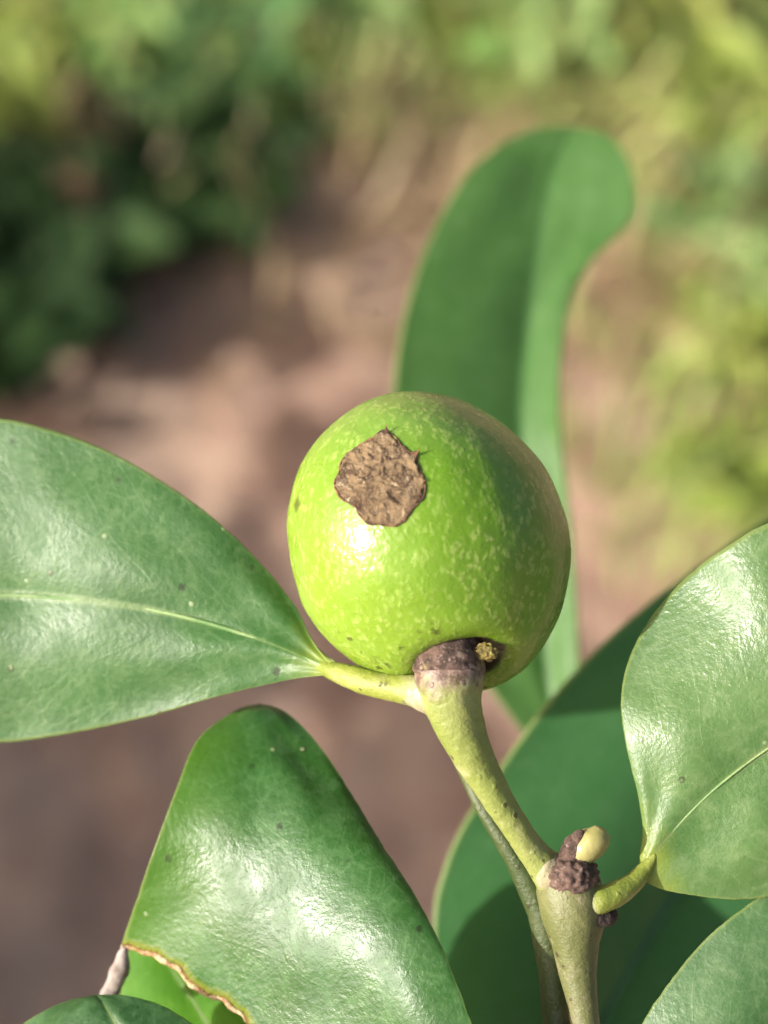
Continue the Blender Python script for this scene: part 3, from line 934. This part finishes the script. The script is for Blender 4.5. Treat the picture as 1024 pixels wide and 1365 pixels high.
M_b_dark = bg_leaf_mat('shrub_leaf_dark', (0.020, 0.060, 0.018), (0.045, 0.11, 0.030), 0.25, 0.65)
M_b_mid = bg_leaf_mat('weed_leaf_green', (0.085, 0.20, 0.060), (0.16, 0.30, 0.11))
M_b_lime = bg_leaf_mat('weed_leaf_lime', (0.24, 0.32, 0.05), (0.38, 0.42, 0.11))
M_b_straw = bg_leaf_mat('dry_leaf_tan', (0.24, 0.15, 0.09), (0.52, 0.39, 0.25), 0.15, 0.8)
M_twiggy = plain_material('shrub_bark', (0.06, 0.045, 0.03), (0.13, 0.10, 0.07), 60.0, 0.8, 0.001, 200)
LM_dark = small_leaf_mesh('shrub_leaf', M_b_dark, width=0.26)
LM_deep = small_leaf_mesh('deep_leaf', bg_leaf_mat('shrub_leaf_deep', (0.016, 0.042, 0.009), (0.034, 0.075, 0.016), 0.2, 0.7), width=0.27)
LM_mid = small_leaf_mesh('weed_leaf', M_b_mid, width=0.24)
LM_lime = small_leaf_mesh('weed_leaf_lime', M_b_lime, width=0.17, droop=0.25)
LM_pale = small_leaf_mesh('weed_leaf_pale', bg_leaf_mat('weed_leaf_pale', (0.20, 0.36, 0.09), (0.36, 0.50, 0.18), 0.35), width=0.20, droop=0.2)
LM_dry = [small_leaf_mesh('dry_leaf', M_b_straw, width=w, fold=f, droop=d) for w, f, d in ((0.26, 0.16, -0.2), (0.2, -0.12, 0.2), (0.32, 0.08, 0.3))]


def add_leaf(me, parent, pos, direction, normal, length, name='leaf'):
    y = Vector(direction).normalized()
    z = Vector(normal); z = (z - y * z.dot(y))
    if z.length < 1e-4: z = y.orthogonal()
    z.normalize()
    x = y.cross(z)
    o = bpy.data.objects.new(name, me)
    col.objects.link(o)
    base = Vector((ORIGIN[parent.name] if parent is not None else np.zeros(3)).tolist())
    p = Vector(pos) - base
    o.matrix_basis = Matrix(((x.x * length, y.x * length, z.x * length, p.x), (x.y * length, y.y * length, z.y * length, p.y), (x.z * length, y.z * length, z.z * length, p.z), (0, 0, 0, 1)))
    if parent is not None: o.parent = parent
    return o


def shrub(name, base, height, spread, stems, leaves_per, leaf_len, meshes, label, cat, group=None, lean=(0, 0), seed=0, bark=None, r0=0.003, top_up=0.6):
    R = random.Random(seed)
    b = np.array([base[0], base[1], ground_h(base[0], base[1])])
    root = empty(name, b)
    tag(root, label, cat, group)
    for i in range(stems):
        az = 2 * math.pi * (i + R.random() * 0.7) / stems
        rr = spread * (0.35 + 0.65 * R.random())
        h = height * (0.6 + 0.4 * R.random())
        p0 = b + np.array([math.cos(az) * 0.01, math.sin(az) * 0.01, -0.003])
        p2 = b + np.array([math.cos(az) * rr + lean[0], math.sin(az) * rr + lean[1], h])
        p1 = (p0 + p2) / 2 + np.array([math.cos(az) * -0.15 * rr, math.sin(az) * -0.15 * rr, h * 0.12])
        pts = [np.append(p0, r0), np.append(p1, r0 * 0.7), np.append(p2, r0 * 0.35)]
        tube('stem', pts, bark or M_twiggy, root, n=10, ring=6, rough=0.1, rsc=200, world=True)
        c = spline([q[:3] for q in pts], 40)
        for k in range(leaves_per):
            t = 0.18 + 0.82 * (k + R.random()) / leaves_per
            q = c[min(39, int(t * 39))]
            a2 = k * 2.4 + R.random() * 0.9
            d = np.array([math.cos(a2), math.sin(a2), R.uniform(-0.15, top_up)])
            nrm = np.array([R.uniform(-.5, .5), R.uniform(-.5, .5), 1.0])
            add_leaf(R.choice(meshes), root, q, d, nrm, leaf_len * R.uniform(0.65, 1.25))
    return root


# dark shrub at the upper left: its crown runs out of the picture to the left
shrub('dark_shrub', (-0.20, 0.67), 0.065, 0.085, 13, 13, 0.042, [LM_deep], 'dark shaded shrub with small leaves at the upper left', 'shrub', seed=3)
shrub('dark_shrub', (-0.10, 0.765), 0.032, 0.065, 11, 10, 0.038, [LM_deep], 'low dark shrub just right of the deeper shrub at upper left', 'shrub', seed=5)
shrub('shade_shrub', (-0.48, 0.70), 0.16, 0.13, 14, 20, 0.060, [LM_dark, LM_mid], 'unseen shrub added to shade the dark shrub at the upper left', 'shrub', seed=11, r0=0.005)  # this and the next three: unseen shrubs added to cast shade into view
shrub('shade_shrub', (-0.42, 0.49), 0.12, 0.11, 11, 16, 0.055, [LM_dark, LM_mid], 'unseen low shrub added to shade the ground left of the sunlit soil', 'shrub', seed=12, r0=0.004)
shrub('shade_shrub', (-0.57, 0.22), 0.36, 0.20, 15, 20, 0.080, [LM_dark, LM_mid], 'unseen tall shrub added to shade the bare soil', 'shrub', seed=14, r0=0.005)
shrub('shade_shrub', (-0.42, 0.05), 0.28, 0.17, 14, 20, 0.075, [LM_dark, LM_mid], 'unseen shrub added nearest the viewer to shade the soil', 'shrub', seed=17, r0=0.005)
# weeds along the top
wl = [((150, 60), LM_pale, 0.045, 'green weed at the top left'), ((310, 90), LM_mid, 0.052, 'blue green broad leaved weed at the top, above the dark shrub'),
      ((20, 120), LM_lime, 0.05, 'bright lime weed at the left edge above the dark shrub'), ((620, 30), LM_lime, 0.04, 'yellow green weed at the top behind the curled leaf'),
      ((880, 40), LM_lime, 0.045, 'yellow green weed at the top right'), ((940, 285), LM_mid, 0.036, 'single small green weed right of the curled leaf'),
      ((1000, 470), LM_lime, 0.038, 'yellow green weed at the right edge'), ((985, 640), LM_lime, 0.034, 'small yellowish weed at the right edge above the pale leaf'),
      ((460, 20), LM_pale, 0.045, 'green weed at the top edge, middle'), ((720, 70), LM_pale, 0.04, 'pale green weed above the tip of the curled leaf'),
      ((960, 150), LM_lime, 0.036, 'yellow green weed near the right edge, high up'), ((230, 20), LM_pale, 0.045, 'pale green weed at the top edge, left of the middle'),
      ((1010, 350), LM_pale, 0.032, 'pale green weed at the right edge below the single small weed'), ((60, 30), LM_lime, 0.045, 'lime weed in the top left corner')]
for i, ((a, b), me, ln, lab) in enumerate(wl):
    g = G(a, b, 0.02)
    shrub('weed', (g[0], g[1]), 0.05, 0.04, *((2, 3) if i == 5 else (4, 4)), ln, [me], lab + ', out of focus', 'weed', 'weeds on the ground behind', seed=30 + i, bark=M_b_mid, r0=0.0012)

# grass, far too many blades to count
def blades(name, n, region, length, width, mat, label, cat, bend=0.5, lay=0.3, seed=1):
    R = random.Random(seed)
    V, F = [], []
    made = 0
    while made < n:
        x, y, dens = region(R)
        if R.random() > dens: continue
        z = ground_h(x, y)
        az = R.random() * 2 * math.pi
        L = length * R.uniform(0.5, 1.3); w = width * R.uniform(0.6, 1.3)
        out = np.array([math.cos(az), math.sin(az), 0]); sd = np.array([-math.sin(az), math.cos(az), 0])
        up = R.uniform(lay, 1.0)
        base = len(V)
        for i in range(5):
            t = i / 4
            c = np.array([x, y, z + 0.001]) + out * L * (t * (1 - up) + bend * t * t * 0.6) + np.array([0, 0, 1]) * L * up * (t - 0.35 * bend * t * t)
            ww = w * (1 - t) ** 0.7 * 0.5 + 0.0001
            V += [c - sd * ww, c + sd * ww]
        for i in range(4):
            k = base + 2 * i
            F.append((k, k + 1, k + 3, k + 2))
        made += 1
    o = mk(name, V, F, mat, None, np.array([0, 0.8, 0]))
    return tag(o, label, cat, kind='stuff')


def mat_blade(name, a, b):
    k = NT(name)
    c = k.mix(k.ramp(k.noise(22.0, 4.0, 0.65), 0.35, 0.65), a, b)
    k.base(c); k.rough(0.5); k.translucent(0.3, c)
    return k.m


M_grass = mat_blade('grass_green', (0.24, 0.40, 0.07), (0.54, 0.60, 0.22))
M_strawb = mat_blade('straw', (0.38, 0.27, 0.15), (0.58, 0.46, 0.27))


def top_band(R):
    x, y = R.uniform(-0.30, 0.42), R.uniform(0.76, 1.30)
    d = min(1, max(0, (y - 0.80 + (0.035 if x < 0 else 0.0) + 0.06 * mnoise.noise(Vector((x * 9, y * 9, 0)))) / 0.10))
    return x, y, d * (0.5 + 0.5 * mnoise.noise(Vector((x * 14, y * 14, 3))))


def right_patch(R):
    x, y = R.uniform(0.06, 0.42), R.uniform(0.42, 0.95)
    d = min(1, max(0, (x - 0.085 + (y - 0.6) * 0.10 + 0.04 * mnoise.noise(Vector((x * 12, y * 12, 5)))) / 0.08))
    return x, y, d * max(0, 0.35 + 0.9 * mnoise.noise(Vector((x * 20, y * 20, 8))))


def litter_zone(R):
    x, y = R.uniform(-0.3, 0.42), R.uniform(0.55, 1.2)
    d = min(1, max(0, (y - 0.60 + 0.35 * x) / 0.15))
    return x, y, d


blades('grass', 6000, top_band, 0.05, 0.0055, M_grass, 'blurred green grass along the top of the picture', 'grass', lay=0.5, seed=2)
blades('grass', 1500, right_patch, 0.06, 0.005, M_grass, 'thin yellow green grass on the right', 'grass', seed=4)
blades('straw', 3600, litter_zone, 0.06, 0.0035, M_strawb, 'dry straw lying on the sunlit soil', 'straw', bend=0.2, lay=0.02, seed=6)

# fallen dry leaves on the sunlit soil
R = random.Random(21)
for i in range(46):
    while True:
        x, y, d = litter_zone(R)
        if R.random() < d: break
    az = R.random() * 6.283
    o = add_leaf(R.choice(LM_dry), None, (x, y, ground_h(x, y) + 0.004), (math.cos(az), math.sin(az), R.uniform(-.1, .2)), (R.uniform(-.4, .4), R.uniform(-.4, .4), 1), R.uniform(0.025, 0.05), 'dry_leaf')
    tag(o, 'fallen dry tan leaf on the sunlit soil, out of focus', 'dry leaf', 'dry leaves on the soil')
